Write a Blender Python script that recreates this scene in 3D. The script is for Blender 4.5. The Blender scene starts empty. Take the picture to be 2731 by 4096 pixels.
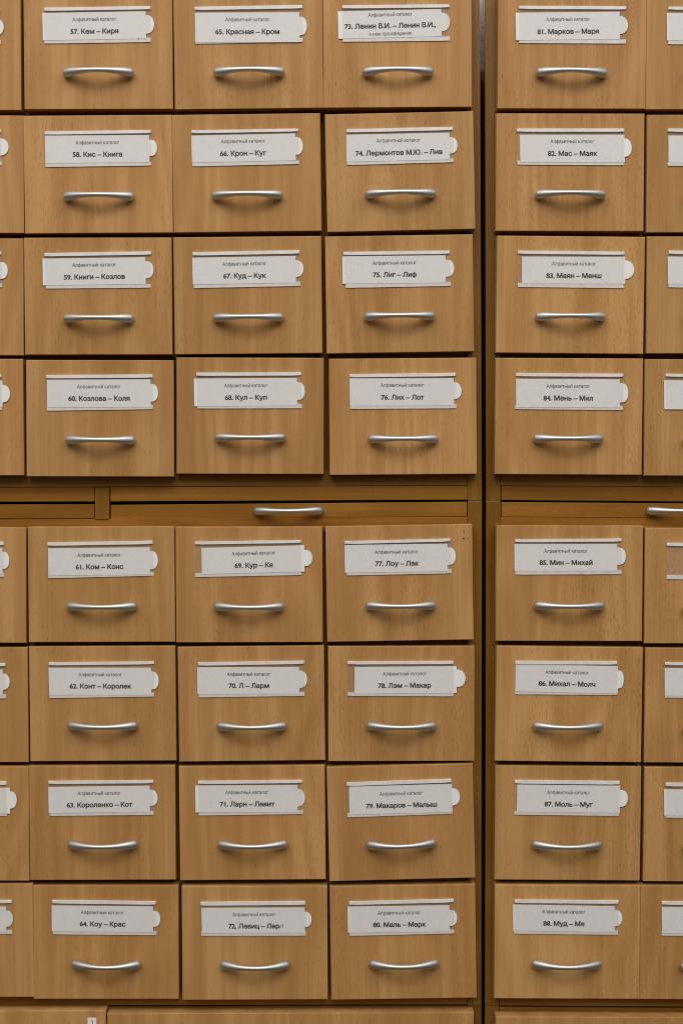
import bpy, bmesh, math, random
from mathutils import Vector, Matrix
from mathutils.geometry import delaunay_2d_cdt
from mathutils import noise

SC = bpy.context.scene
COL = SC.collection
random.seed(7)

# ------------------------------------------------------------------ camera
F_PX = 5740.0                 # focal length in pixels of the 2731 x 4096 photograph
HORIZON = 1850.0              # photograph row at the height of the lens
DIST = 1.607                  # lens to the drawer fronts, metres
PITCH = math.atan((2048.0 - HORIZON) / F_PX)
cam = bpy.data.cameras.new('camera')
cam.sensor_fit = 'VERTICAL'
cam.sensor_height = 36.0
cam.lens = 36.0 * F_PX / 4096.0
cam.clip_start = 0.05
cam.clip_end = 60.0
camo = bpy.data.objects.new('camera', cam)
COL.objects.link(camo)
camo.location = (0.0, -DIST, 0.0)
camo.rotation_euler = (math.pi / 2 - PITCH, 0.0, 0.0)
SC.camera = camo

# ------------------------------------------------------------------ light
world = bpy.data.worlds.new('World')
SC.world = world
world.use_nodes = True
wt = world.node_tree
bg = wt.nodes['Background']
# the room: pale ceiling and walls above, dark floor and furniture below
geo = wt.nodes.new('ShaderNodeTexCoord')
sep = wt.nodes.new('ShaderNodeSeparateXYZ')
ramp = wt.nodes.new('ShaderNodeValToRGB')
mr = wt.nodes.new('ShaderNodeMapRange')
mr.inputs[1].default_value, mr.inputs[2].default_value = -1.0, 1.0
ramp.color_ramp.elements[0].position = 0.50
ramp.color_ramp.elements[0].color = (0.10, 0.088, 0.072, 1.0)
ramp.color_ramp.elements[1].position = 0.74
ramp.color_ramp.elements[1].color = (1.0, 0.97, 0.93, 1.0)
wt.links.new(geo.outputs['Generated'], sep.inputs[0])
wt.links.new(sep.outputs['Z'], mr.inputs[0])
wt.links.new(mr.outputs[0], ramp.inputs[0])
wt.links.new(ramp.outputs[0], bg.inputs[0])
bg.inputs[1].default_value = 0.72


def area(name, loc, target, sx, sy, power, col=(1.0, 0.975, 0.94)):
    l = bpy.data.lights.new(name, 'AREA')
    l.shape = 'RECTANGLE'
    l.size, l.size_y = sx, sy
    l.energy = power
    l.color = col
    o = bpy.data.objects.new(name, l)
    COL.objects.link(o)
    o.location = loc
    o.rotation_euler = (Vector(target) - Vector(loc)).to_track_quat('-Z', 'Y').to_euler()
    return o


for lx in (-1.35, 1.35):
    area('ceiling_lamp', (lx, -1.9, 2.3), (0.0, 0.0, -0.4), 1.5, 1.0, 18)
area('ceiling_lamp', (0.0, -3.9, 3.2), (0.0, 0.0, -0.4), 3.2, 2.6, 100)
SC.cycles.glossy_bounces = 12
SC.cycles.use_denoising = True
SC.cycles.denoising_prefilter = "NONE"
SC.cycles.filter_width = 1.1

SC.view_settings.view_transform = 'Standard'
SC.view_settings.look = 'None'
SC.view_settings.exposure = 0.0
SC.view_settings.gamma = 1.0
SC.view_settings.use_curve_mapping = False

DRAWERS = {
 57: ('57. Кем – Киря', (94.6, -36.0, 692.0, -42.0, 691.0, 435.0, 97.0, 441.0), (177.7, 30.4, 602.0, 23.7, 602.7, 167.0, 177.7, 173.0), (171.0, 52.0, 583.5, 44.6, 173.0, 161.6, 616.5), (378.6, 76.8, 379.0, 125.0), (253.0, 534.0, 290.0, 288.0)),
 58: ('58. Кис – Книга', (98.2, 467.5, 686.6, 459.5, 689.3, 926.4, 101.8, 932.7), (179.5, 525.5, 603.6, 519.3, 605.4, 661.2, 182.1, 667.5), (181.2, 542.5, 597.3, 539.8, 183.0, 652.3, 628.6), (391.1, 570.2, 391.1, 617.5), (255.4, 535.7, 784.5, 784.5)),
 59: ('59. Книги – Козлов', (98.2, 952.1, 687.5, 949.5, 689.3, 1416.4, 100.9, 1419.1), (178.6, 1012.0, 605.4, 1004.8, 602.7, 1150.4, 183.9, 1153.9), (171.4, 1034.3, 582.1, 1028.9, 173.2, 1141.4, 614.3), (377.7, 1059.3, 378.6, 1107.5), (253.6, 535.7, 1273.6, 1272.7)),
 60: ('60. Козлова – Коля', (105.4, 1440.2, 695.5, 1439.3, 696.4, 1907.1, 106.2, 1906.2), (185.7, 1500.0, 611.6, 1497.3, 611.6, 1636.6, 188.4, 1642.9), (188.4, 1518.8, 602.7, 1517.0, 190.2, 1629.5, 633.0), (396.4, 1546.4, 397.3, 1593.8), (261.6, 541.1, 1758.9, 1759.8)),
 61: ('61. Ком – Конс', (109.8, 2106.8, 700.0, 2103.2, 700.9, 2569.3, 117.0, 2570.2), (190.2, 2170.2, 610.7, 2163.0, 616.1, 2303.2, 193.7, 2313.0), (192.9, 2193.4, 600.0, 2188.9, 194.6, 2302.3, 632.1), (397.3, 2220.2, 399.1, 2267.5), (267.9, 547.3, 2425.5, 2424.6)),
 62: ('62. Конт – Королек', (117.9, 2585.0, 700.0, 2583.2, 706.2, 3043.0, 123.2, 3046.6), (195.5, 2650.2, 617.0, 2645.7, 616.1, 2786.8, 198.2, 2793.0), (195.5, 2670.7, 604.5, 2670.7, 198.2, 2779.6, 634.8), (401.8, 2698.4, 402.7, 2744.8), (272.3, 550.0, 2902.9, 2902.9)),
 63: ('63. Короленко – Кот', (117.0, 3063.9, 699.1, 3062.1, 703.6, 3520.2, 122.3, 3520.2), (194.6, 3124.6, 614.3, 3121.1, 615.2, 3260.4, 199.1, 3264.8), (194.6, 3147.9, 599.1, 3142.5, 196.4, 3252.3, 631.2), (397.3, 3172.9, 399.1, 3219.3), (273.2, 550.0, 3379.1, 3377.3)),
 64: ('64. Коу – Крас', (133.9, 3544.8, 712.5, 3543.9, 713.4, 3996.6, 140.2, 3992.1), (209.8, 3601.1, 623.2, 3606.4, 625.9, 3742.1, 212.5, 3738.6), (208.0, 3621.6, 612.5, 3625.2, 208.9, 3725.2, 642.0), (410.7, 3650.2, 411.6, 3696.6), (287.5, 562.5, 3857.3, 3859.1)),
 65: ('65. Красная – Кром', (694.3, -36.0, 1287.6, -42.0, 1290.7, 428.6, 701.4, 439.7), (778.0, 26.8, 1210.0, 20.0, 1211.0, 166.5, 781.8, 174.0), (780.0, 50.4, 1197.0, 49.0, 781.0, 170.0, 1227.0), (990.0, 78.0, 990.0, 127.0), (855.5, 1137.0, 288.0, 285.0)),
 66: ('66. Крон – Куг', (688.4, 463.0, 1280.4, 454.1, 1287.5, 920.2, 692.9, 928.2), (766.1, 521.1, 1192.9, 513.9, 1196.4, 655.0, 769.6, 664.8), (765.2, 542.5, 1180.4, 533.6, 768.7, 650.5, 1209.8), (972.3, 564.8, 973.2, 613.0), (847.3, 1129.5, 780.9, 778.2)),
 67: ('67. Куд – Кук', (695.5, 951.2, 1283.0, 945.0, 1289.3, 1410.2, 699.1, 1416.4), (770.5, 1008.4, 1198.2, 1000.4, 1200.9, 1143.2, 775.0, 1152.1), (769.6, 1030.7, 1182.1, 1023.6, 772.3, 1137.9, 1212.5), (977.7, 1054.8, 978.6, 1103.0), (851.8, 1133.9, 1270.9, 1268.2)),
 68: ('68. Кул – Куп', (705.4, 1429.5, 1296.4, 1429.5, 1295.5, 1898.2, 704.5, 1895.5), (785.7, 1490.2, 1205.4, 1488.4, 1207.1, 1633.0, 789.3, 1633.9), (775.9, 1514.3, 1187.5, 1511.6, 777.7, 1625.0, 1218.7), (983.9, 1542.0, 983.9, 1590.2), (861.6, 1141.1, 1750.0, 1750.0)),
 69: ('69. Кур – Кя', (702.7, 2105.9, 1289.3, 2104.1, 1291.1, 2571.1, 705.4, 2572.0), (779.5, 2166.6, 1203.6, 2160.4, 1205.4, 2300.5, 782.1, 2308.6), (806.2, 2191.6, 1216.1, 2180.9, 808.0, 2297.0, 1248.2), (1014.3, 2213.0, 1015.2, 2261.2), (857.1, 1135.7, 2426.4, 2426.4)),
 70: ('70. Л – Ларм', (710.7, 2586.8, 1294.6, 2582.3, 1300.9, 3040.4, 717.0, 3047.5), (792.0, 2650.2, 1216.1, 2643.0, 1217.9, 2784.1, 794.6, 2790.4), (789.3, 2668.9, 1196.4, 2668.0, 791.1, 2776.1, 1227.7), (994.6, 2696.6, 995.5, 2743.0), (867.9, 1146.4, 2904.6, 2903.8)),
 71: ('71. Ларн – Левит', (715.2, 3063.9, 1299.1, 3061.2, 1304.5, 3517.5, 719.6, 3522.9), (792.0, 3124.6, 1208.9, 3120.2, 1211.6, 3256.8, 795.5, 3263.0), (781.2, 3141.6, 1189.3, 3139.8, 783.0, 3249.6, 1218.7), (987.5, 3169.3, 989.3, 3216.6), (871.4, 1150.0, 3379.1, 3376.4)),
 72: ('72. Левиц – Лер', (727.7, 3546.6, 1308.0, 3544.8, 1309.8, 3996.6, 731.2, 4000.2), (802.7, 3609.1, 1220.5, 3605.5, 1223.2, 3743.9, 805.4, 3744.8), (806.2, 3631.4, 1217.9, 3629.6, 808.0, 3732.3, 1245.5), (1016.1, 3658.2, 1025.0, 3704.6), (882.1, 1158.0, 3860.0, 3860.9)),
 73: ('73. Ленин В.И. – Ленин В.И.,', (1289.0, -43.0, 1885.8, -47.0, 1888.0, 428.6, 1292.5, 431.0), (1368.0, 21.0, 1797.0, 17.0, 1798.8, 161.6, 1370.0, 166.0), (1351.0, 45.5, 1764.0, 35.7, 1352.8, 155.0, 1797.0), (1560.0, 58.0, 1560.0, 102.7), (1449.6, 1732.7, 286.6, 285.0)),
 74: ('74. Лермонтов М.Ю. – Лив', (1297.9, 456.8, 1891.6, 446.1, 1901.4, 914.8, 1308.6, 928.2), (1384.5, 516.6, 1811.2, 506.8, 1813.0, 647.9, 1388.0, 659.5), (1384.5, 538.9, 1797.0, 530.0, 1386.2, 647.0, 1827.3), (1593.4, 561.2, 1595.2, 610.4), (1460.4, 1743.4, 775.5, 772.9)),
 75: ('75. Лиг – Лиф', (1297.9, 947.7, 1890.7, 938.8, 1896.1, 1403.9, 1305.9, 1412.0), (1372.0, 1007.5, 1797.0, 1002.1, 1803.2, 1143.2, 1382.7, 1151.2), (1368.4, 1025.4, 1780.9, 1020.9, 1370.2, 1135.2, 1813.9), (1577.3, 1051.2, 1578.2, 1098.6), (1456.8, 1738.9, 1265.5, 1262.9)),
 76: ('76. Лих – Лот', (1313.9, 1433.9, 1904.1, 1430.4, 1906.8, 1896.4, 1318.4, 1900.9), (1397.0, 1496.4, 1822.0, 1491.1, 1824.6, 1633.0, 1399.6, 1635.7), (1397.0, 1513.4, 1813.0, 1512.5, 1399.6, 1623.2, 1843.4), (1608.6, 1540.2, 1609.5, 1589.3), (1472.0, 1753.2, 1755.4, 1754.5)),
 77: ('77. Лоу – Лэк', (1299.6, 2104.1, 1887.1, 2096.1, 1893.4, 2560.4, 1309.5, 2568.4), (1377.3, 2164.8, 1800.5, 2154.1, 1805.9, 2293.4, 1386.2, 2302.3), (1378.2, 2180.0, 1788.9, 2174.6, 1380.0, 2290.7, 1820.2), (1585.4, 2207.7, 1587.1, 2254.1), (1462.1, 1741.6, 2422.9, 2421.1)),
 78: ('78. Лэм – Макар', (1311.2, 2585.0, 1896.1, 2585.0, 1897.9, 3044.8, 1312.1, 3044.8), (1389.8, 2645.7, 1813.0, 2643.9, 1813.0, 2785.9, 1390.7, 2784.1), (1417.5, 2668.0, 1825.5, 2664.5, 1417.5, 2775.2, 1860.4), (1617.5, 2694.8, 1617.5, 2742.1), (1465.7, 1745.2, 2903.8, 2903.8)),
 79: ('79. Макаров – Малыш', (1306.8, 3068.4, 1888.9, 3055.0, 1897.9, 3509.5, 1319.3, 3526.4), (1386.2, 3130.9, 1804.1, 3115.7, 1809.5, 3255.9, 1389.8, 3270.2), (1395.2, 3146.1, 1806.8, 3135.4, 1397.0, 3258.6, 1837.1), (1604.1, 3173.8, 1605.0, 3221.1), (1465.7, 1743.4, 3380.9, 3372.0)),
 80: ('80. Маль – Марк', (1321.1, 3548.4, 1897.9, 3537.7, 1902.3, 3988.6, 1325.5, 3999.3), (1396.1, 3607.3, 1813.9, 3596.6, 1815.7, 3735.0, 1397.9, 3744.8), (1389.8, 3626.1, 1796.1, 3620.7, 1391.6, 3731.4, 1826.4), (1596.1, 3651.1, 1597.0, 3698.4), (1476.4, 1754.1, 3857.3, 3853.8)),
 81: ('81. Марков – Маря', (1990.7, -42.0, 2584.0, -38.0, 2582.0, 437.0, 1987.5, 434.0), (2074.0, 22.8, 2503.6, 25.0, 2502.0, 173.0, 2075.4, 171.0), (2060.7, 51.0, 2476.0, 46.0, 2063.0, 161.0, 2507.4), (2270.8, 77.0, 2270.8, 126.0), (2143.8, 2426.5, 287.7, 292.0)),
 82: ('82. Мас – Маяк', (1984.5, 452.3, 2572.9, 455.9, 2572.9, 926.4, 1981.8, 921.1), (2065.7, 513.9, 2495.2, 513.9, 2495.2, 660.4, 2068.4, 657.7), (2077.3, 538.9, 2495.2, 538.9, 2079.1, 649.6, 2522.9), (2287.1, 565.7, 2288.0, 613.9), (2138.0, 2420.2, 776.4, 777.3)),
 83: ('83. Маян – Менш', (1986.2, 942.3, 2579.1, 947.7, 2572.0, 1415.5, 1980.0, 1410.2), (2070.2, 1002.1, 2496.1, 1006.6, 2494.3, 1152.1, 2070.2, 1147.7), (2086.2, 1026.2, 2498.8, 1027.1, 2086.2, 1134.3, 2533.6), (2293.4, 1054.8, 2293.4, 1103.0), (2138.9, 2421.1, 1265.5, 1266.4)),
 84: ('84. Мень – Мил', (1979.1, 1431.2, 2571.1, 1434.8, 2567.5, 1900.0, 1974.6, 1895.5), (2063.0, 1492.0, 2491.6, 1494.6, 2489.8, 1640.2, 2059.5, 1636.6), (2062.1, 1515.2, 2476.4, 1517.0, 2063.0, 1628.6, 2509.5), (2271.1, 1544.6, 2271.1, 1592.9), (2131.8, 2412.1, 1753.6, 1754.5)),
 85: ('85. Мин – Михай', (1980.9, 2098.8, 2572.0, 2101.4, 2567.5, 2567.5, 1980.9, 2565.7), (2058.6, 2157.7, 2484.5, 2154.1, 2484.5, 2297.0, 2060.4, 2298.8), (2055.9, 2175.5, 2465.7, 2175.5, 2056.8, 2283.6, 2499.6), (2261.2, 2204.1, 2262.1, 2250.5), (2137.1, 2415.7, 2422.0, 2422.9)),
 86: ('86. Михал – Молч', (1984.5, 2583.2, 2569.3, 2589.5, 2563.0, 3051.1, 1977.3, 3043.9), (2059.5, 2643.9, 2467.5, 2644.8, 2467.5, 2780.5, 2058.6, 2777.9), (2060.4, 2655.5, 2469.3, 2664.5, 2059.5, 2765.4, 2492.5), (2265.7, 2689.5, 2265.7, 2735.9), (2130.9, 2409.5, 2903.8, 2904.6)),
 87: ('87. Моль – Муг', (1980.0, 3063.0, 2563.9, 3066.6, 2558.6, 3522.9, 1973.8, 3517.5), (2057.7, 3120.2, 2477.3, 3124.6, 2474.6, 3264.8, 2055.9, 3259.5), (2067.5, 3138.0, 2478.2, 3142.5, 2065.7, 3247.0, 2508.6), (2272.9, 3170.2, 2272.9, 3217.5), (2126.4, 2405.0, 3378.2, 3380.9)),
 88: ('88. Муд – Мя', (1979.1, 3539.5, 2558.6, 3543.0, 2555.0, 3997.5, 1975.5, 3993.0), (2056.8, 3599.3, 2472.9, 3602.9, 2470.2, 3740.4, 2055.0, 3735.9), (2050.5, 3618.0, 2455.9, 3624.3, 2051.4, 3722.5, 2486.2), (2253.2, 3647.5, 2253.2, 3694.8), (2126.4, 2403.2, 3856.4, 3858.2)),
}


# ------------------------------------------------------------------ helpers
def at(u, v, y=0.0):
    """photograph pixel -> (x, z) on the vertical plane at depth y (y = 0: drawer fronts)"""
    dx, dv = u - 1365.5, 2048.0 - v
    yy = F_PX * math.cos(PITCH) + dv * math.sin(PITCH)
    zz = -F_PX * math.sin(PITCH) + dv * math.cos(PITCH)
    s = (DIST + y) / yy
    return dx * s, zz * s


PX = DIST / F_PX              # metres per photograph pixel on the drawer fronts


def link(name, bm, mat, parent=None, smooth=False):
    me = bpy.data.meshes.new(name)
    bmesh.ops.recalc_face_normals(bm, faces=bm.faces[:])
    bm.to_mesh(me)
    bm.free()
    if mat:
        me.materials.append(mat)
    if smooth:
        for p in me.polygons:
            p.use_smooth = True
    o = bpy.data.objects.new(name, me)
    COL.objects.link(o)
    if parent:
        o.parent = parent
    return o


def thing(name, label, cat, loc, group=None, roll=0.0):
    o = bpy.data.objects.new(name, None)
    o.empty_display_size = 0.02
    COL.objects.link(o)
    o.location = loc
    o.rotation_euler = (0.0, roll, 0.0)
    o['label'] = label
    o['category'] = cat
    if group:
        o['group'] = group
    return o


def prism(bm, pts, y0, y1, bevel=0.0, seg=2, sides=True):
    """outline pts [(x, z)] extruded from y0 (back) to y1 (front)"""
    back = [bm.verts.new((p[0], y0, p[1])) for p in pts]
    front = [bm.verts.new((p[0], y1, p[1])) for p in pts]
    n = len(pts)
    ff = bm.faces.new(front)
    bm.faces.new(back[::-1])
    for i in range(n):
        bm.faces.new((back[i], back[(i + 1) % n], front[(i + 1) % n], front[i]))
    if bevel > 0:
        edges = list(ff.edges)
        bmesh.ops.bevel(bm, geom=edges, offset=bevel, segments=seg, profile=0.6, affect='EDGES')


def rect(x0, z0, x1, z1):
    return [(x0, z0), (x1, z0), (x1, z1), (x0, z1)]


# ------------------------------------------------------------------ materials
def nodes(name):
    m = bpy.data.materials.new(name)
    m.use_nodes = True
    nt = m.node_tree
    return m, nt, nt.nodes['Principled BSDF']


def N(nt, kind, **kw):
    n = nt.nodes.new(kind)
    for k, v in kw.items():
        setattr(n, k, v)
    return n


def wood(name, light, mid, dark, fleck, grain='Z', rough=0.42, var=0.10, band=1.7, spec=0.13):
    """beech laminate: soft bands and cathedrals, short dark ray flecks along the grain"""
    m, nt, b = nodes(name)
    L = nt.links
    tc = N(nt, 'ShaderNodeTexCoord')
    oi = N(nt, 'ShaderNodeObjectInfo')
    off = N(nt, 'ShaderNodeVectorMath', operation='MULTIPLY_ADD')
    comb = N(nt, 'ShaderNodeCombineXYZ')
    for i in range(3):
        L.new(oi.outputs['Random'], comb.inputs[i])
    L.new(comb.outputs[0], off.inputs[0])
    off.inputs[1].default_value = (37.3, 11.9, 23.7)
    L.new(tc.outputs['Object'], off.inputs[2])

    def mapped(sx, sz):
        mp = N(nt, 'ShaderNodeMapping')
        if grain == 'Z':
            mp.inputs['Scale'].default_value = (sx, sx, sz)
        else:
            mp.inputs['Scale'].default_value = (sz, sx, sx)
        L.new(off.outputs[0], mp.inputs['Vector'])
        return mp

    def tex(sx, sz, detail, rough_, dist=0.0):
        t = N(nt, 'ShaderNodeTexNoise')
        t.inputs['Scale'].default_value = 1.0
        t.inputs['Detail'].default_value = detail
        t.inputs['Roughness'].default_value = rough_
        t.inputs['Distortion'].default_value = dist
        L.new(mapped(sx, sz).outputs[0], t.inputs['Vector'])
        return t

    # large slow figure -> rings (cathedral bands)
    fig = tex(9.0, 1.1, 1.5, 0.45)
    mul = N(nt, 'ShaderNodeMath', operation='MULTIPLY')
    mul.inputs[1].default_value = 85.0
    L.new(fig.outputs['Fac'], mul.inputs[0])
    sn = N(nt, 'ShaderNodeMath', operation='SINE')
    L.new(mul.outputs[0], sn.inputs[0])
    fine = tex(330.0, 6.0, 3.0, 0.6)
    broad = tex(28.0, 1.6, 2.0, 0.5)
    # combine: broad*0.55 + fine*0.35 + rings*0.1
    a1 = N(nt, 'ShaderNodeMath', operation='MULTIPLY_ADD')
    a1.inputs[1].default_value = 0.055 * band
    L.new(sn.outputs[0], a1.inputs[0])
    L.new(broad.outputs['Fac'], a1.inputs[2])
    a2 = N(nt, 'ShaderNodeMath', operation='MULTIPLY_ADD')
    a2.inputs[1].default_value = 0.6
    L.new(fine.outputs['Fac'], a2.inputs[0])
    L.new(a1.outputs[0], a2.inputs[2])
    ramp = N(nt, 'ShaderNodeValToRGB')
    el = ramp.color_ramp.elements
    el[0].position, el[0].color = 0.60, (*dark, 1)
    el[1].position, el[1].color = 1.16, (*light, 1)
    e = el.new(0.87)
    e.color = (*mid, 1)
    el[2].position = 1.06
    el[1].position = 0.80
    el[0].position = 0.52
    el[1].color = (*mid, 1)
    el[2].color = (*light, 1)
    L.new(a2.outputs[0], ramp.inputs[0])
    # flecks
    fl = tex(1500.0, 140.0, 1.0, 0.5)
    fr = N(nt, 'ShaderNodeMapRange')
    fr.inputs[1].default_value = 0.60
    fr.inputs[2].default_value = 0.72
    L.new(fl.outputs['Fac'], fr.inputs[0])
    # flecks come and go in patches
    pt = tex(16.0, 5.0, 1.0, 0.5)
    pr = N(nt, 'ShaderNodeMapRange')
    pr.inputs[1].default_value = 0.35
    pr.inputs[2].default_value = 0.62
    pr.inputs[3].default_value = 0.25
    pr.inputs[4].default_value = 1.0
    L.new(pt.outputs['Fac'], pr.inputs[0])
    fm = N(nt, 'ShaderNodeMath', operation='MULTIPLY')
    L.new(fr.outputs[0], fm.inputs[0])
    L.new(pr.outputs[0], fm.inputs[1])
    fm2 = N(nt, 'ShaderNodeMath', operation='MULTIPLY')
    fm2.inputs[1].default_value = 0.6
    L.new(fm.outputs[0], fm2.inputs[0])
    mix = N(nt, 'ShaderNodeMix', data_type='RGBA')
    L.new(fm2.outputs[0], mix.inputs['Factor'])
    L.new(ramp.outputs[0], mix.inputs['A'])
    mix.inputs['B'].default_value = (*fleck, 1)
    # each board a little different
    hsv = N(nt, 'ShaderNodeHueSaturation')
    hv = N(nt, 'ShaderNodeMapRange')
    hv.inputs[3].default_value = 0.4985
    hv.inputs[4].default_value = 0.5015
    L.new(oi.outputs['Random'], hv.inputs[0])
    L.new(hv.outputs[0], hsv.inputs['Hue'])
    fr2 = N(nt, 'ShaderNodeMath', operation='MULTIPLY')
    fr2.inputs[1].default_value = 7.31
    L.new(oi.outputs['Random'], fr2.inputs[0])
    fr3 = N(nt, 'ShaderNodeMath', operation='FRACT')
    L.new(fr2.outputs[0], fr3.inputs[0])
    vv = N(nt, 'ShaderNodeMapRange')
    vv.inputs[3].default_value = 1.0 - var / 2
    vv.inputs[4].default_value = 1.0 + var / 2
    L.new(fr3.outputs[0], vv.inputs[0])
    L.new(vv.outputs[0], hsv.inputs['Value'])
    L.new(mix.outputs['Result'], hsv.inputs['Color'])
    L.new(hsv.outputs[0], b.inputs['Base Color'])
    b.inputs['Roughness'].default_value = rough
    b.inputs['Specular IOR Level'].default_value = spec
    bp = N(nt, 'ShaderNodeBump')
    bp.inputs['Strength'].default_value = 0.12
    bp.inputs['Distance'].default_value = 0.0003
    L.new(fm.outputs[0], bp.inputs['Height'])
    bp.invert = True
    L.new(bp.outputs[0], b.inputs['Normal'])
    return m


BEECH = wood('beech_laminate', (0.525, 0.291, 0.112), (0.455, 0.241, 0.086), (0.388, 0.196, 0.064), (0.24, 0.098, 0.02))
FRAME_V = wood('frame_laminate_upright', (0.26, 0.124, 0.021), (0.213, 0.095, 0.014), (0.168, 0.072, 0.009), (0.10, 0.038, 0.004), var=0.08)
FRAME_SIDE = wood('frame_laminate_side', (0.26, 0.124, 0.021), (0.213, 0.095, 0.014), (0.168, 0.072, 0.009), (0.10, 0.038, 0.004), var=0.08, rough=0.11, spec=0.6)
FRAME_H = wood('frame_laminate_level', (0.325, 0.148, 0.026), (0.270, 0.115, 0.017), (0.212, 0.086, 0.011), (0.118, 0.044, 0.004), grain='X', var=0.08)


def plain(name, col, rough, metal=0.0, mottling=0.0, scale=300.0, bump=0.0, spec=0.5):
    m, nt, b = nodes(name)
    b.inputs['Base Color'].default_value = (*col, 1)
    b.inputs['Roughness'].default_value = rough
    b.inputs['Metallic'].default_value = metal
    b.inputs['Specular IOR Level'].default_value = spec
    if mottling or bump:
        tc = N(nt, 'ShaderNodeTexCoord')
        t = N(nt, 'ShaderNodeTexNoise')
        t.inputs['Scale'].default_value = scale
        t.inputs['Detail'].default_value = 4.0
        nt.links.new(tc.outputs['Object'], t.inputs['Vector'])
        if mottling:
            r = N(nt, 'ShaderNodeValToRGB')
            r.color_ramp.elements[0].position = 0.3
            r.color_ramp.elements[0].color = (*[c * (1 - mottling) for c in col], 1)
            r.color_ramp.elements[1].position = 0.7
            r.color_ramp.elements[1].color = (*col, 1)
            nt.links.new(t.outputs['Fac'], r.inputs[0])
            nt.links.new(r.outputs[0], b.inputs['Base Color'])
        if bump:
            bp = N(nt, 'ShaderNodeBump')
            bp.inputs['Strength'].default_value = bump
            bp.inputs['Distance'].default_value = 0.0004
            nt.links.new(t.outputs['Fac'], bp.inputs['Height'])
            nt.links.new(bp.outputs[0], b.inputs['Normal'])
    return m


PAPER = plain('card_paper', (0.83, 0.82, 0.81), 0.75, mottling=0.035, scale=260.0, bump=0.1, spec=0.3)
TAPE = plain('foam_tape', (0.80, 0.77, 0.735), 0.5, mottling=0.14, scale=120.0, bump=0.35)
INK = plain('printing_ink', (0.008, 0.008, 0.009), 0.8, spec=0.1)
INK_THIN = plain('grey_printing_ink', (0.018, 0.018, 0.019), 0.8, spec=0.1)
METAL = plain('satin_metal', (0.60, 0.59, 0.57), 0.49, metal=1.0, mottling=0.05, scale=400.0)
STAIN = plain('dark_stain', (0.05, 0.03, 0.015), 0.8)
RUST = plain('brown_stain', (0.30, 0.17, 0.10), 0.8)
PLASTER = plain('white_plaster', (0.78, 0.77, 0.75), 0.9, mottling=0.05, scale=8.0)


def clear_plastic():
    m, nt, b = nodes('clear_plastic')
    nt.nodes.remove(b)
    out = nt.nodes['Material Output']
    tr = N(nt, 'ShaderNodeBsdfTransparent')
    tr.inputs[0].default_value = (0.985, 0.982, 0.98, 1)
    gl = N(nt, 'ShaderNodeBsdfGlossy')
    gl.inputs['Roughness'].default_value = 0.07
    df = N(nt, 'ShaderNodeBsdfDiffuse')
    df.inputs[0].default_value = (0.75, 0.72, 0.70, 1)
    # fine scratches and greasy haze on the sleeve
    tc = N(nt, 'ShaderNodeTexCoord')
    t = N(nt, 'ShaderNodeTexNoise')
    t.inputs['Scale'].default_value = 90.0
    nt.links.new(tc.outputs['Object'], t.inputs['Vector'])
    r = N(nt, 'ShaderNodeMapRange')
    r.inputs[3].default_value = 0.02
    r.inputs[4].default_value = 0.06
    nt.links.new(t.outputs['Fac'], r.inputs[0])
    m1 = N(nt, 'ShaderNodeMixShader')
    nt.links.new(r.outputs[0], m1.inputs[0])
    nt.links.new(tr.outputs[0], m1.inputs[1])
    nt.links.new(df.outputs[0], m1.inputs[2])
    m2 = N(nt, 'ShaderNodeMixShader')
    m2.inputs[0].default_value = 0.018
    nt.links.new(m1.outputs[0], m2.inputs[1])
    nt.links.new(gl.outputs[0], m2.inputs[2])
    nt.links.new(m2.outputs[0], out.inputs['Surface'])
    return m


CLEAR = clear_plastic()

# ------------------------------------------------------------------ lettering
_cache = {}


def outlines(text):
    """closed outlines of a line of type at size 1, centred in x"""
    if text in _cache:
        return _cache[text]
    c = bpy.data.curves.new('type', 'FONT')
    c.body = text
    c.size = 1.0
    c.align_x = 'CENTER'
    c.fill_mode = 'NONE' if c.dimensions == '3D' else c.fill_mode
    c.dimensions = '3D'
    try:
        c.fill_mode = 'HALF'
    except Exception:
        pass
    c.resolution_u = 4
    o = bpy.data.objects.new('type', c)
    COL.objects.link(o)
    bpy.context.view_layer.update()
    c.dimensions = '2D'
    c.fill_mode = 'NONE'
    dg = bpy.context.evaluated_depsgraph_get()
    dg.update()
    me = bpy.data.meshes.new_from_object(o.evaluated_get(dg))
    nb = {}
    for e in me.edges:
        a, b = e.vertices
        nb.setdefault(a, []).append(b)
        nb.setdefault(b, []).append(a)
    seen, loops = set(), []
    for s in range(len(me.vertices)):
        if s in seen or s not in nb:
            continue
        # walk in index order so every outline keeps the direction the font gives it
        chain, cur, prev = [s], s, None
        seen.add(s)
        while True:
            nx = [q for q in nb[cur] if q != prev]
            nx = sorted(nx, key=lambda q: (q != cur + 1, q))
            q = nx[0] if nx else None
            if q is None or q in seen:
                break
            chain.append(q)
            seen.add(q)
            prev, cur = cur, q
        pts = []
        for i in chain:
            p = me.vertices[i].co
            if not pts or (Vector((p.x, p.y)) - Vector(pts[-1])).length > 1e-5:
                pts.append((p.x, p.y))
        if len(pts) > 2 and (Vector(pts[0]) - Vector(pts[-1])).length < 1e-5:
            pts.pop()
        if len(pts) > 2:
            loops.append(pts)
    bpy.data.objects.remove(o)
    bpy.data.curves.remove(c)
    bpy.data.meshes.remove(me)
    _cache[text] = loops
    return loops


def signed(p):
    return 0.5 * sum(p[i - 1][0] * p[i][1] - p[i][0] * p[i - 1][1] for i in range(len(p)))


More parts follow.
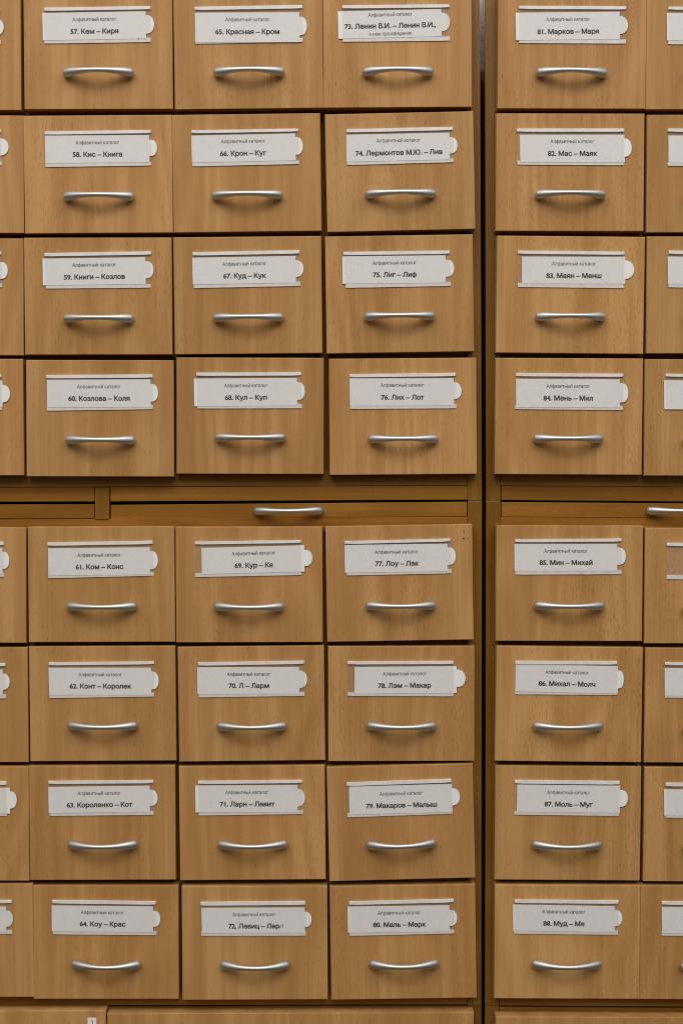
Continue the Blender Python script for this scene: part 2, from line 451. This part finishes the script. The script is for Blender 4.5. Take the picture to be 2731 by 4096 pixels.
def inside(pt, poly):
    x, y = pt
    r = False
    for i in range(len(poly)):
        x1, y1 = poly[i - 1]
        x2, y2 = poly[i]
        if (y1 > y) != (y2 > y) and x < (x2 - x1) * (y - y1) / (y2 - y1) + x1:
            r = not r
    return r


def embolden(p, d, s):
    n = len(p)
    res = []
    for i in range(n):
        a, b, c = Vector(p[i - 1]), Vector(p[i]), Vector(p[(i + 1) % n])
        t1, t2 = (b - a).normalized(), (c - b).normalized()
        n1, n2 = Vector((t1.y, -t1.x)), Vector((t2.y, -t2.x))
        m = n1 + n2
        if m.length < 1e-4:
            m = n1
        m = m.normalized() / max(0.5, math.cos(0.5 * n1.angle(n2, 0.0)))
        q = b + m * d * s
        res.append((q.x, q.y))
    return res


def type_line(bm, text, centre, height, sx, bold, angle, y, shear=0.0):
    """flat printed type: height = cap height in metres, centre = middle of the line in (x, z)"""
    loops = outlines(text)
    size = height / 0.727
    # an outline that lies in a larger one of the other direction is its hole
    hole_of = {}
    for i, q in enumerate(loops):
        box = [j for j, r in enumerate(loops) if j != i and abs(signed(r)) > abs(signed(q)) and signed(r) * signed(q) < 0
               and all(inside(p, r) for p in q[:: max(1, len(q) // 6)])]
        if box:
            hole_of[i] = min(box, key=lambda j: abs(signed(loops[j])))
    ca, sa = math.cos(angle), math.sin(angle)
    xs = [p[0] for q in loops for p in q]
    mid = 0.5 * (min(xs) + max(xs))
    width = (max(xs) - min(xs)) * size * sx

    def place(p):
        px = (p[0] - mid + shear * p[1]) * size * sx
        pz = (p[1] - 0.34) * size
        return (centre[0] + px * ca - pz * sa, centre[1] + px * sa + pz * ca)

    if bold:
        fat = []
        for k, q in enumerate(loops):
            fat.append(embolden(q, bold, 1.0 if signed(loops[hole_of.get(k, k)]) > 0 else -1.0))
        loops = fat
    # fill by winding number: the font's outlines overlap inside a letter
    flat, edges = [], []
    for q in loops:
        s0 = len(flat)
        flat += [Vector(p) for p in q]
        edges += [(s0 + i, s0 + (i + 1) % len(q)) for i in range(len(q))]
    vs, _, fs, _, _, _ = delaunay_2d_cdt(flat, edges, [], 0, 1e-5)
    new = [None] * len(vs)
    for f in fs:
        cx = sum(vs[i].x for i in f) / len(f)
        cy = sum(vs[i].y for i in f) / len(f)
        wn = 0
        for q in loops:
            for i in range(len(q)):
                (x1, y1), (x2, y2) = q[i - 1], q[i]
                if (y1 > cy) != (y2 > cy) and cx < (x2 - x1) * (cy - y1) / (y2 - y1) + x1:
                    wn += 1 if y2 > y1 else -1
        if wn:
            for i in f:
                if new[i] is None:
                    p = place(vs[i])
                    new[i] = bm.verts.new((p[0], y, p[1]))
            try:
                bm.faces.new([new[i] for i in f])
            except ValueError:
                pass
    return width


def face_front(o):
    """printed faces look towards the reader"""
    me = o.data
    bm = bmesh.new()
    bm.from_mesh(me)
    for f in bm.faces:
        f.normal_update()
        if f.normal.y > 0:
            f.normal_flip()
    bm.to_mesh(me)
    bm.free()


# ------------------------------------------------------------------ setting
def board(name, parent, corners, yf, depth, mat, bevel=0.0004):
    """a board seen by its front edge: four photograph corners TL TR BR BL on the plane y = yf"""
    ox, oy, oz = parent.location if parent else (0, 0, 0)
    pts = []
    for i in (3, 2, 1, 0):
        x, z = at(corners[2 * i], corners[2 * i + 1], yf)
        pts.append((x - ox, z - oz))
    bm = bmesh.new()
    prism(bm, pts, yf + depth - oy, yf - oy, bevel)
    return link(name, bm, mat, parent)


FR = 0.0172                   # front edges of the cabinet boards
DEEP = 0.40

bm = bmesh.new()
prism(bm, rect(-3.0, -1.6, 3.0, 1.7), FR + DEEP + 0.08, FR + DEEP + 0.02)
wall = link('wall', bm, PLASTER)
wall['kind'] = 'structure'


def cabinet(label, foot_px, group='stacked library card cabinets'):
    x, z = at(foot_px[0], foot_px[1], FR)
    return thing('card_cabinet', label, 'cabinet', (x, FR, z), group)


LX, RX = -505.0, 3235.0       # outer ends of the two rows of cabinets, beyond the frame

up_l = cabinet('wide upper beech cabinet left of the dark gap, holding drawers 57 to 60', (700, 2003))
up_r = cabinet('upper beech cabinet right of the dark gap, holding drawers 81 to 84', (2590, 2004))
lo_l = cabinet('lower beech cabinet left of the dark gap, holding drawers 61 to 64', (700, 4022))
lo_r = cabinet('lower beech cabinet right of the dark gap, holding drawers 85 to 88', (2590, 4024))
ba_l = cabinet('base cabinet at the bottom edge left of the gap, under drawers 64 to 80', (700, 4700))
ba_r = cabinet('base cabinet at the bottom edge right of the gap, under drawer 88', (2590, 4700))


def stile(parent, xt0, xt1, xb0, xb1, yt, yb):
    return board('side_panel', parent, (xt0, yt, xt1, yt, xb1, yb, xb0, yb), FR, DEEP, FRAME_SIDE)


def dividers(parent, cols, yt, yb):
    for xt, xb in cols:
        board('divider', parent, (xt - 29, yt, xt + 28, yt, xb + 28, yb, xb - 29, yb), FR + 0.006, DEEP - 0.026, FRAME_V)


def shelves(parent, xs, rows):
    """shelf boards run between the uprights, set back a hair"""
    for (yl, yr) in rows:
        for (xa, xb) in xs:
            def yy(x):
                return yl + (yr - yl) * (x - xs[0][0]) / (xs[-1][1] - xs[0][0])
            board('shelf', parent, (xa, yy(xa) - 28, xb, yy(xb) - 28, xb, yy(xb) + 29, xa, yy(xa) + 29), FR + 0.0075, DEEP - 0.028, FRAME_H)


# upper left
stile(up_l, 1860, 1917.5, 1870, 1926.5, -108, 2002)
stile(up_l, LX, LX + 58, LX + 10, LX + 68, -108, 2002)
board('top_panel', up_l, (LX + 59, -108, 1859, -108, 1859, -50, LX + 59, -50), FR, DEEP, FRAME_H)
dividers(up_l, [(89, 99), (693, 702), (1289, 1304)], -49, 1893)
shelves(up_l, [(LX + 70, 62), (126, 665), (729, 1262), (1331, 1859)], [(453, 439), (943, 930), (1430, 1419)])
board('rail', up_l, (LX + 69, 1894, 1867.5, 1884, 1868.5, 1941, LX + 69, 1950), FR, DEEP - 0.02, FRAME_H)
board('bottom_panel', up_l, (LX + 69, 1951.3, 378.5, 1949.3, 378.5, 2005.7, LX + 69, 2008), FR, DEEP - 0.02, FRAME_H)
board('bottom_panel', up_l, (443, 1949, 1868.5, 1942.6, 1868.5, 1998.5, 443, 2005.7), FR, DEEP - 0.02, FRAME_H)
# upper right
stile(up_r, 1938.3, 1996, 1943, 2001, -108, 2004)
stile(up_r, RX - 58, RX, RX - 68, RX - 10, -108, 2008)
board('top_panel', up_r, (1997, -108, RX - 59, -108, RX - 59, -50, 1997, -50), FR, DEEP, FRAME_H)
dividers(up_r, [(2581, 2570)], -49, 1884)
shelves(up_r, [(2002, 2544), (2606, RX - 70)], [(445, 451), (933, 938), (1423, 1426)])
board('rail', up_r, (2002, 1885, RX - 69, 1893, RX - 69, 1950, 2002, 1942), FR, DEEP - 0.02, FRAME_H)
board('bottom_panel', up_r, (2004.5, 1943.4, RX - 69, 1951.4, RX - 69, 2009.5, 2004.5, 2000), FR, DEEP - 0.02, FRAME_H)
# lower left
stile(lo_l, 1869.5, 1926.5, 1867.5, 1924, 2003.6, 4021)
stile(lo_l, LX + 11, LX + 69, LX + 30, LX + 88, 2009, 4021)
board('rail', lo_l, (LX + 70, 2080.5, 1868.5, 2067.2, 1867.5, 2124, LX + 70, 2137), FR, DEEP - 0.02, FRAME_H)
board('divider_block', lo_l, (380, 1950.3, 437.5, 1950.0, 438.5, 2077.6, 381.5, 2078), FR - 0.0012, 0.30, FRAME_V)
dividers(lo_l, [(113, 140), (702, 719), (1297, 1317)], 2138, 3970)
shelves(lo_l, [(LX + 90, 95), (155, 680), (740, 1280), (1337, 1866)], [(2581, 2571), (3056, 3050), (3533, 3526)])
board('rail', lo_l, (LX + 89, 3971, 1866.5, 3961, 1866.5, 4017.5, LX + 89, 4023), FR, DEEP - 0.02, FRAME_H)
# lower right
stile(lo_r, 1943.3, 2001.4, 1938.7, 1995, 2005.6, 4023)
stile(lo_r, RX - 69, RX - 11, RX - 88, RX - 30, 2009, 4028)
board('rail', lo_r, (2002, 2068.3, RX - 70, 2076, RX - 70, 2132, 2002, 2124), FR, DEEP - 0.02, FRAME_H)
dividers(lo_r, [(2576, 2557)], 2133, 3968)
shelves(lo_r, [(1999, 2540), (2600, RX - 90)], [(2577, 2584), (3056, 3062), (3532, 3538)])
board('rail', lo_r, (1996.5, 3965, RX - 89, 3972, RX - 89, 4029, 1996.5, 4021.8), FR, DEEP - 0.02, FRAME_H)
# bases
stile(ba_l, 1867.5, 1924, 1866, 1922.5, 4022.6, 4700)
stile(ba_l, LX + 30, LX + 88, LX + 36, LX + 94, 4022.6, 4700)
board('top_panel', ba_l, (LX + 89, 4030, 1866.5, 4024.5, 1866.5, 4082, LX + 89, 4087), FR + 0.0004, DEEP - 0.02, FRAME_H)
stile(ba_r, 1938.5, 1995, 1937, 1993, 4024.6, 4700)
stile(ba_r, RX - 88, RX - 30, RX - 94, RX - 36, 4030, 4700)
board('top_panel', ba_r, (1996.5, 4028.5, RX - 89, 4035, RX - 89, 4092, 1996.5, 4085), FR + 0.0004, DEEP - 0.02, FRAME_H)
for p in (up_l, up_r, lo_l, lo_r, ba_l, ba_r):          # each carcass is closed at the back
    xs, zs = [], []
    for c in p.children:
        for v in c.data.vertices:
            xs.append(v.co.x)
            zs.append(v.co.z)
    bm = bmesh.new()
    prism(bm, rect(min(xs), min(zs), max(xs), max(zs)), DEEP + 0.006, DEEP + 0.001)
    link('back_panel', bm, FRAME_V, p)


# ------------------------------------------------------------------ handle
def bow_handle():
    """arched bar handle: thick rounded ends resting on the panel, waisted middle standing off in front"""
    a, y_end, y_mid = 0.0345, 0.0054, 0.0168
    waist = [(0, 0), (0.2, 0.03), (0.4, 0.17), (0.55, 0.34), (0.7, 0.58), (0.8, 0.79), (0.9, 0.94), (1.01, 1.0)]
    bm = bmesh.new()
    rings = []
    NS, NR, NC = 50, 22, 7

    def path(t):
        return Vector((a * t, -(y_end + (y_mid - y_end) * (1.0 - abs(t) ** 2.1))))

    stations = [(-1.0, -k / NC) for k in range(NC, 0, -1)] + [(-1.0 + 2.0 * i / NS, 0.0) for i in range(NS + 1)] + [(1.0, k / NC) for k in range(1, NC + 1)]
    for t, cap in stations:
        tan = (path(min(t + 0.01, 1.0)) - path(max(t - 0.01, -1.0))).normalized()
        nrm = Vector((-tan.y, tan.x))
        s = abs(t)
        w = 0.0
        for (s0, w0), (s1, w1) in zip(waist, waist[1:]):
            if s0 <= s <= s1:
                w = w0 + (w1 - w0) * (s - s0) / (s1 - s0)
        rv = 0.0027 + 0.0025 * w
        rp = 0.0027 + 0.0021 * w
        c = path(t)
        f = 1.0
        if cap:
            q = abs(cap) * math.pi / 2 * 0.985
            c = c + tan * (0.0050 * math.sin(q)) * (1 if cap > 0 else -1)
            f = math.cos(q)
        ring = []
        for j in range(NR):
            q = 2 * math.pi * j / NR
            off = nrm * rp * f * math.cos(q)
            ring.append(bm.verts.new((c.x + off.x, c.y + off.y, rv * f * math.sin(q))))
        rings.append(ring)
    for r0, r1 in zip(rings, rings[1:]):
        for j in range(NR):
            bm.faces.new((r0[j], r0[(j + 1) % NR], r1[(j + 1) % NR], r1[j]))
    bm.faces.new(rings[0][::-1])
    bm.faces.new(rings[-1])
    o = link('handle', bm, METAL, None, smooth=True)
    return o


HANDLE = bow_handle()
handle_used = False


def add_handle(parent, x, z, roll, y=0.0):
    global handle_used
    h = HANDLE if not handle_used else HANDLE.copy()
    if handle_used:
        COL.objects.link(h)
    handle_used = True
    h.parent = parent
    h.location = (x, y, z)
    h.rotation_euler = (0, roll, 0)
    return h


# ------------------------------------------------------------------ drawers
W, H = 0.1645, 0.1300


def panel_mesh(w, h, t=0.016):
    bm = bmesh.new()
    prism(bm, rect(-w / 2, 0, w / 2, h), t, 0.0, 0.0008, 2)
    return bm


def shade_under_edge(o):
    """the under edge of a front takes the darker carcass laminate as painted-in shade"""
    o.data.materials.append(FRAME_H)  # dark laminate colour imitates the shade in the gap below each front
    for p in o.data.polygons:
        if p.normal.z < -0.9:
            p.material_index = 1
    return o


PANEL = shade_under_edge(link('front_panel', panel_mesh(W, H), BEECH))
panel_used = False


def add_panel(parent):
    global panel_used
    p = PANEL if not panel_used else PANEL.copy()
    if panel_used:
        COL.objects.link(p)
    panel_used = True
    p.parent = parent
    return p


def lerp(a, b, t):
    return (a[0] + (b[0] - a[0]) * t, a[1] + (b[1] - a[1]) * t)


def strip_pts(tl, tr, br, bl, rnd, amp=0.00008, n=14):
    top, bot = [], []
    for i in range(n + 1):
        t = i / n
        p, q = lerp(tl, tr, t), lerp(bl, br, t)
        top.append((p[0], p[1] + rnd.uniform(-amp, amp)))
        bot.append((q[0], q[1] + rnd.uniform(-amp, amp) * 0.6))
    return bot + top[::-1]


def add_holder(parent, TL, TR, BR, BL, rnd):
    """clear sleeve held by two strips of white foam tape"""
    up = Vector((TL[0] - BL[0], TL[1] - BL[1])).normalized()
    hgt = (Vector(TL) - Vector(BL)).length
    ft, fb = (0.0035 + rnd.uniform(-0.0003, 0.0004)) / hgt, (0.0044 + rnd.uniform(-0.0005, 0.0005)) / hgt
    tl2, tr2 = lerp(TL, BL, ft), lerp(TR, BR, ft)
    bl2, br2 = lerp(BL, TL, fb), lerp(BR, TR, fb)
    bm = bmesh.new()
    g = 0.00015 / hgt
    prism(bm, [BL, BR, lerp(TR, BR, ft + g), lerp(TL, BL, ft + g)], -0.00150, -0.00205, 0.00012, 1)
    hold = link('label_holder', bm, CLEAR, parent)
    bm = bmesh.new()
    prism(bm, strip_pts(TL, TR, tr2, tl2, rnd), 0.0, -0.0022, 0.0008, 3)
    link('tape_strip', bm, TAPE, hold, smooth=False)
    bm = bmesh.new()
    prism(bm, strip_pts(bl2, br2, BR, BL, rnd), 0.0, -0.0010, 0.0002, 1)
    link('tape_strip', bm, TAPE, hold)
    return hold


def card_pts(TL, TR, BL, tab, rnd):
    ex = Vector((TR[0] - TL[0], TR[1] - TL[1]))
    wid = ex.length
    ex.normalize()
    ey = Vector((BL[0] - TL[0], BL[1] - TL[1]))
    hei = ey.length
    ey.normalize()
    o = Vector(TL)
    k = tab
    s0 = 0.14 + rnd.uniform(-0.02, 0.03)
    s1 = 0.80 + rnd.uniform(-0.03, 0.03)
    e = rnd.uniform(0.68, 0.95)
    pts = [(0, hei), (wid, hei), (wid, hei * s1)]
    n = 18
    for i in range(n + 1):
        a = math.pi / 2 - math.pi * i / n
        cy = 0.5 * (s0 + s1) + 0.5 * (s1 - s0) * math.sin(a) * 0.97
        cx = k * (0.10 + 0.90 * max(0.0, math.cos(a)) ** e)
        pts.append((wid + cx, hei * cy))
    pts += [(wid, hei * s0), (wid, 0), (0, 0)]
    res = []
    for p in pts:
        q = o + ex * p[0] + ey * p[1]
        res.append((q.x, q.y))
    return res


FIRST_LINE = 'Алфавитный каталог'
INK_Y = -0.00142


def add_card(parent, pts):
    bm = bmesh.new()
    prism(bm, pts, -0.00112, -0.00136, 0.0)
    return link('label_card', bm, PAPER, parent)


class Frame:
    """a drawer's own plane: converts photograph pixels to its local x, z"""
    def __init__(self, cx, cz, roll, y):
        self.c, self.roll, self.y = (cx, cz), roll, y

    def __call__(self, u, v, dy=0.0):
        x, z = at(u, v, self.y + dy)
        x -= self.c[0]
        z -= self.c[1]
        ca, sa = math.cos(-self.roll), math.sin(-self.roll)
        return (x * ca - z * sa, x * sa + z * ca)


def make_drawer(corners, label, y, size=None, group='beech card catalogue drawers', name='catalogue_drawer'):
    P = [at(corners[2 * i], corners[2 * i + 1], y) for i in range(4)]      # TL TR BR BL
    roll = 0.25 * (math.atan2(P[1][1] - P[0][1], P[1][0] - P[0][0]) + math.atan2(P[2][1] - P[3][1], P[2][0] - P[3][0])
                   + math.atan2(-(P[0][0] - P[3][0]), P[0][1] - P[3][1]) + math.atan2(-(P[1][0] - P[2][0]), P[1][1] - P[2][1]))
    mx, mz = sum(p[0] for p in P) / 4, sum(p[1] for p in P) / 4
    cx, cz = mx + math.sin(roll) * H / 2, mz - math.cos(roll) * H / 2
    t = thing(name, label, 'drawer', (cx, y, cz), group, -roll)
    return t, Frame(cx, cz, roll, y)


rows_txt = ['top row', 'second row', 'third row', 'fourth row, just above the pull-out boards', 'fifth row, just below the pull-out boards',
            'sixth row', 'seventh row', 'eighth row']

for num, (txt, fr, ho, ca, tx, hd) in DRAWERS.items():
    rnd = random.Random(num * 13)
    y = rnd.uniform(-0.0013, 0.0013)
    row = (num - 57) % 8
    hang_l = ca[0] < ho[0] - 4
    hang_r = ca[2] > ho[2] + 3
    bare = ca[0] > ho[0] + 6
    look = ('card sticking out of its sleeve' if hang_l else 'card slid right past its sleeve' if hang_r
            else 'wood showing beside its card' if bare else 'card square in its sleeve')
    t, f = make_drawer(fr, 'beech drawer with card numbered %d, %s, %s' % (num, look, rows_txt[row].split(',')[0]), y)
    add_panel(t)
    HC = [f(ho[2 * i], ho[2 * i + 1], -0.002) for i in range(4)]
    hold = add_holder(t, *HC, rnd)
    TL, TR, BL = f(ca[0], ca[1], -0.0013), f(ca[2], ca[3], -0.0013), f(ca[4], ca[5], -0.0013)
    tab = max(0.006, f(ca[6], ca[3])[0] - TR[0])
    card = add_card(t, card_pts(TL, TR, BL, tab, rnd))
    c1, c2 = f(tx[0], tx[1], INK_Y), f(tx[2], tx[3], INK_Y)
    ang = math.atan2(TR[1] - TL[1], TR[0] - TL[0])
    bm = bmesh.new()
    type_line(bm, FIRST_LINE, c1, 14.3 * PX, 0.885, 0.010, ang, INK_Y)
    if num == 73:
        c3 = f(1561.0, 134.0, INK_Y)
        type_line(bm, 'о нем произведения', c3, 14.3 * PX, 0.87, 0.010, ang, INK_Y)
    o = link('lettering', bm, INK_THIN, card)
    face_front(o)
    bm = bmesh.new()
    if num == 72:
        c2 = (c2[0] - 9 * PX, c2[1])
    wd = type_line(bm, txt, c2, 19.0 * PX, 1.05, 0.039, ang, INK_Y)
    if num == 72:
        type_line(bm, 'И', (c2[0] + wd / 2 + 7.5 * PX, c2[1] - 0.5 * PX), 18.0 * PX, 0.85, -0.012, ang, INK_Y, shear=0.25)
    o = link('lettering', bm, INK, card)
    face_front(o)
    a, b = f(hd[0], hd[2], -0.006), f(hd[1], hd[3], -0.006)
    add_handle(t, 0.5 * (a[0] + b[0]), 0.5 * (a[1] + b[1]), -math.atan2(b[1] - a[1], b[0] - a[0]))
    if num == 77:                                        # ink spots in the corner of the front
        bm = bmesh.new()
        for (u, v, r) in ((1856, 2121.5, 2.0), (1856, 2129.5, 2.0), (1853.5, 2153.5, 3.6), (1867.5, 2154.5, 2.2), (1857, 2155, 2.0)):
            x, z = f(u, v)
            prism(bm, [(x + r * PX * math.cos(k * math.pi / 4), z + r * PX * math.sin(k * math.pi / 4)) for k in range(8)], 0.0, -0.00008)
        link('ink_spots', bm, STAIN, t)
    if num == 57:                                        # brown mark low on the card
        x, z = f(556.5, 153, -0.0014)
        bm = bmesh.new()
        prism(bm, [(x - 0.0002, z - 0.0015), (x + 0.0006, z - 0.0014), (x + 0.0001, z + 0.0014), (x - 0.0005, z + 0.0013)], -0.00136, -0.00141)
        link('stain', bm, RUST, card)

# drawers cut by the left edge: right edge of the front, label tab, sleeve and card ends as photographed
LEFT = [  # right edge top (x, y), right edge bottom, tab end (x, y), sleeve right x, sleeve top, bottom, card right x or None
    ((82, -36), (85, 443), (16.5, 112), 3, 38, 180, None),
    ((94.6, 462), (95, 930), (36, 591), 7, 519, 664, None),
    ((94, 952), (93, 1420), (33, 1082), 8, 1007, 1152, None),
    ((90, 1436), (95.5, 1902), (42, 1573), 8, 1497, 1642, 12),
    ((105, 2107), (102, 2571), (39, 2241), 17, 2167, 2309, 12),
    ((108, 2590), (114, 3050), (41, 2727), 24, 2652, 2795, 13),
    ((113, 3066), (116, 3523), (69, 3199), 28, 3125, 3265, 42),
    ((128, 3537), (137, 3988), (53.6, 3673), 49, 3599, 3737, 27),
]
for i, (rt, rb, tb, sx, st, sb, cr) in enumerate(LEFT):
    rnd = random.Random(900 + i)
    y = rnd.uniform(-0.001, 0.001)
    k = 590 - 2 * i
    right = 57 + i
    t, f = make_drawer((rt[0] - k, rt[1], rt[0], rt[1], rb[0], rb[1], rb[0] - k, rb[1]),
                       'beech drawer cut by the left edge, beside drawer %d, %s' % (right, rows_txt[i].split(',')[0]), y)
    add_panel(t)
    lw = 426 - 1.5 * i
    add_holder(t, f(sx - lw, st + 2), f(sx, st), f(sx + 2, sb - 2), f(sx - lw + 2, sb), rnd)
    if cr is None:
        cr = tb[0] - 33
    hgt = 110 - i
    top = tb[1] - 0.47 * hgt
    TL, TR, BL = f(cr - 411, top + 1), f(cr, top), f(cr - 410, top + hgt)
    add_card(t, card_pts(TL, TR, BL, (tb[0] - cr) * PX, rnd))
    a = f(rt[0] - k / 2 - 5, rt[1] + 322 - 1.2 * i)
    add_handle(t, a[0], a[1], 0.0)

# drawers cut by the right edge: left edge of the front, sleeve, card
RIGHT = [  # left top, left bottom, sleeve TL, sleeve bottom y, card left x, card top, card bottom (None: empty sleeve), handle left (x, y) or None
    ((2584, -40), (2584, 437), (2670, 28.5), 178, 2664, 53, 163, None),
    ((2585, 458), (2585, 926), (2667.5, 515.5), 664, 2670, 543, 652, None),
    ((2584.5, 942.6), (2584.5, 1412), (2671, 1003.4), 1150, 2668, 1027, 1136, None),
    ((2577.6, 1435), (2575.5, 1901), (2659, 1495), 1638, 2653, 1521, 1637, None),
    ((2577.6, 2109), (2576, 2573), (2663.5, 2171), 2316.6, None, None, None, None),
    ((2580, 2589), (2574.5, 3051), (2656, 2648), 2790, 2655, 2671.5, 2782, None),
    ((2577.7, 3068), (2570, 3526), (2659, 3130), 3270, 2653, 3156, 3261, (2726, 3385.6)),
    ((2563, 3543), (2556, 3996), (2644, 3603.6), 3741.5, 2643.5, 3626, 3732, (2713, 3859)),
]
for i, (lt, lb, s, sb, cl, ct, cb, hl) in enumerate(RIGHT):
    rnd = random.Random(700 + i)
    y = rnd.uniform(-0.001, 0.001)
    k = 592 - 2 * i
    left = 81 + i
    t, f = make_drawer((lt[0], lt[1], lt[0] + k, lt[1] + 4, lb[0] + k, lb[1] + 4, lb[0], lb[1]),
                       'beech drawer cut by the right edge beside drawer %d, %s, %s' % (
                           left, rows_txt[i].split(',')[0], 'clear sleeve empty' if cl is None else 'card in sleeve'), y)
    add_panel(t)
    lw = 428 - 1.5 * i
    add_holder(t, f(*s), f(s[0] + lw, s[1] + 3), f(s[0] + lw, sb + 3), f(s[0], sb), rnd)
    if cl is not None:
        add_card(t, card_pts(f(cl, ct), f(cl + 411, ct + 3), f(cl + 1, cb), 33 * PX, rnd))
    if hl:
        a = f(hl[0] + 139, hl[1] + 1)
    else:
        a = f(lt[0] + k / 2 - 5, lt[1] + 330 - 1.2 * i)
    add_handle(t, a[0], a[1], 0.0)

# ------------------------------------------------------------------ pull-out boards
def pull_board(label, corners, handle=None):
    yf = FR + 0.0002
    xs = [at(corners[2 * i], corners[2 * i + 1], yf) for i in range(4)]
    t = thing('pull_out_board', label, 'writing board', (0.5 * (xs[2][0] + xs[3][0]), yf, 0.5 * (xs[2][1] + xs[3][1])),
              'pull-out writing boards between the cabinets')
    board('board_panel', t, corners, yf, 0.35, FRAME_H, 0.0005)
    if handle:
        a, b = at(handle[0], handle[2], yf), at(handle[1], handle[3], yf)
        x, z = 0.5 * (a[0] + b[0]) - t.location.x, 0.5 * (a[1] + b[1]) - t.location.z
        add_handle(t, x, z, -math.atan2(b[1] - a[1], b[0] - a[0]))


pull_board('left pull-out board, plain edge with no handle in view, left of the small upright block',
           (LX + 71, 2019, 378.5, 2017.3, 378.5, 2073.5, LX + 71, 2076))
pull_board('long brown pull-out board with a metal handle, between drawers 76 and 77',
           (444, 2020, 1866.5, 2007.2, 1866.5, 2065.6, 444, 2077.3), (1015, 1295, 2043, 2041))
pull_board('brown pull-out board right of the dark gap, its metal handle cut by the right edge',
           (2004.5, 2008.3, RX - 71, 2017, RX - 71, 2075, 2004.5, 2067), (2577, 2857, 2041, 2043))


# ------------------------------------------------------------------ wide drawers of the base
def base_drawer(label, x0, x1, y0, y1):
    yf = 0.0
    a, b = at(x0, y0, yf), at(x1, y1, yf)
    h = 0.20
    ang = math.atan2(b[1] - a[1], b[0] - a[0])
    w = math.hypot(b[0] - a[0], b[1] - a[1])
    t = thing('wide_drawer', label, 'drawer', (0.5 * (a[0] + b[0]), yf, 0.5 * (a[1] + b[1]) - h), 'wide drawers of the base cabinets', -ang)
    link('front_panel', panel_mesh(w, h), BEECH, t)
    return t, h


t, hh = base_drawer('wide base drawer at the bottom left with a small white number 2 sticker', LX + 80, 426.3, 4045, 4042)
sx0, sz0 = at(354, 4072)
sx1, sz1 = at(389, 4071)
bm = bmesh.new()
lx, lz = sx0 - t.location.x, sz0 - t.location.z
prism(bm, rect(lx, lz - 0.0125, lx + (sx1 - sx0), lz), 0.0, -0.00025)
stk = link('number_sticker', bm, PAPER, t)
bm = bmesh.new()
type_line(bm, '2', (lx + 0.5 * (sx1 - sx0), lz - 0.0062), 27 * PX * 0.86, 0.85, -0.008, 0.0, -0.00032)
o = link('lettering', bm, INK, stk)
face_front(o)
base_drawer('wide base drawer at the bottom edge under drawers 72 and 80', 431.8, 1896, 4055, 4049.5)
base_drawer('wide base drawer at the bottom edge right of the dark gap', 1979, RX - 80, 4067, 4071)
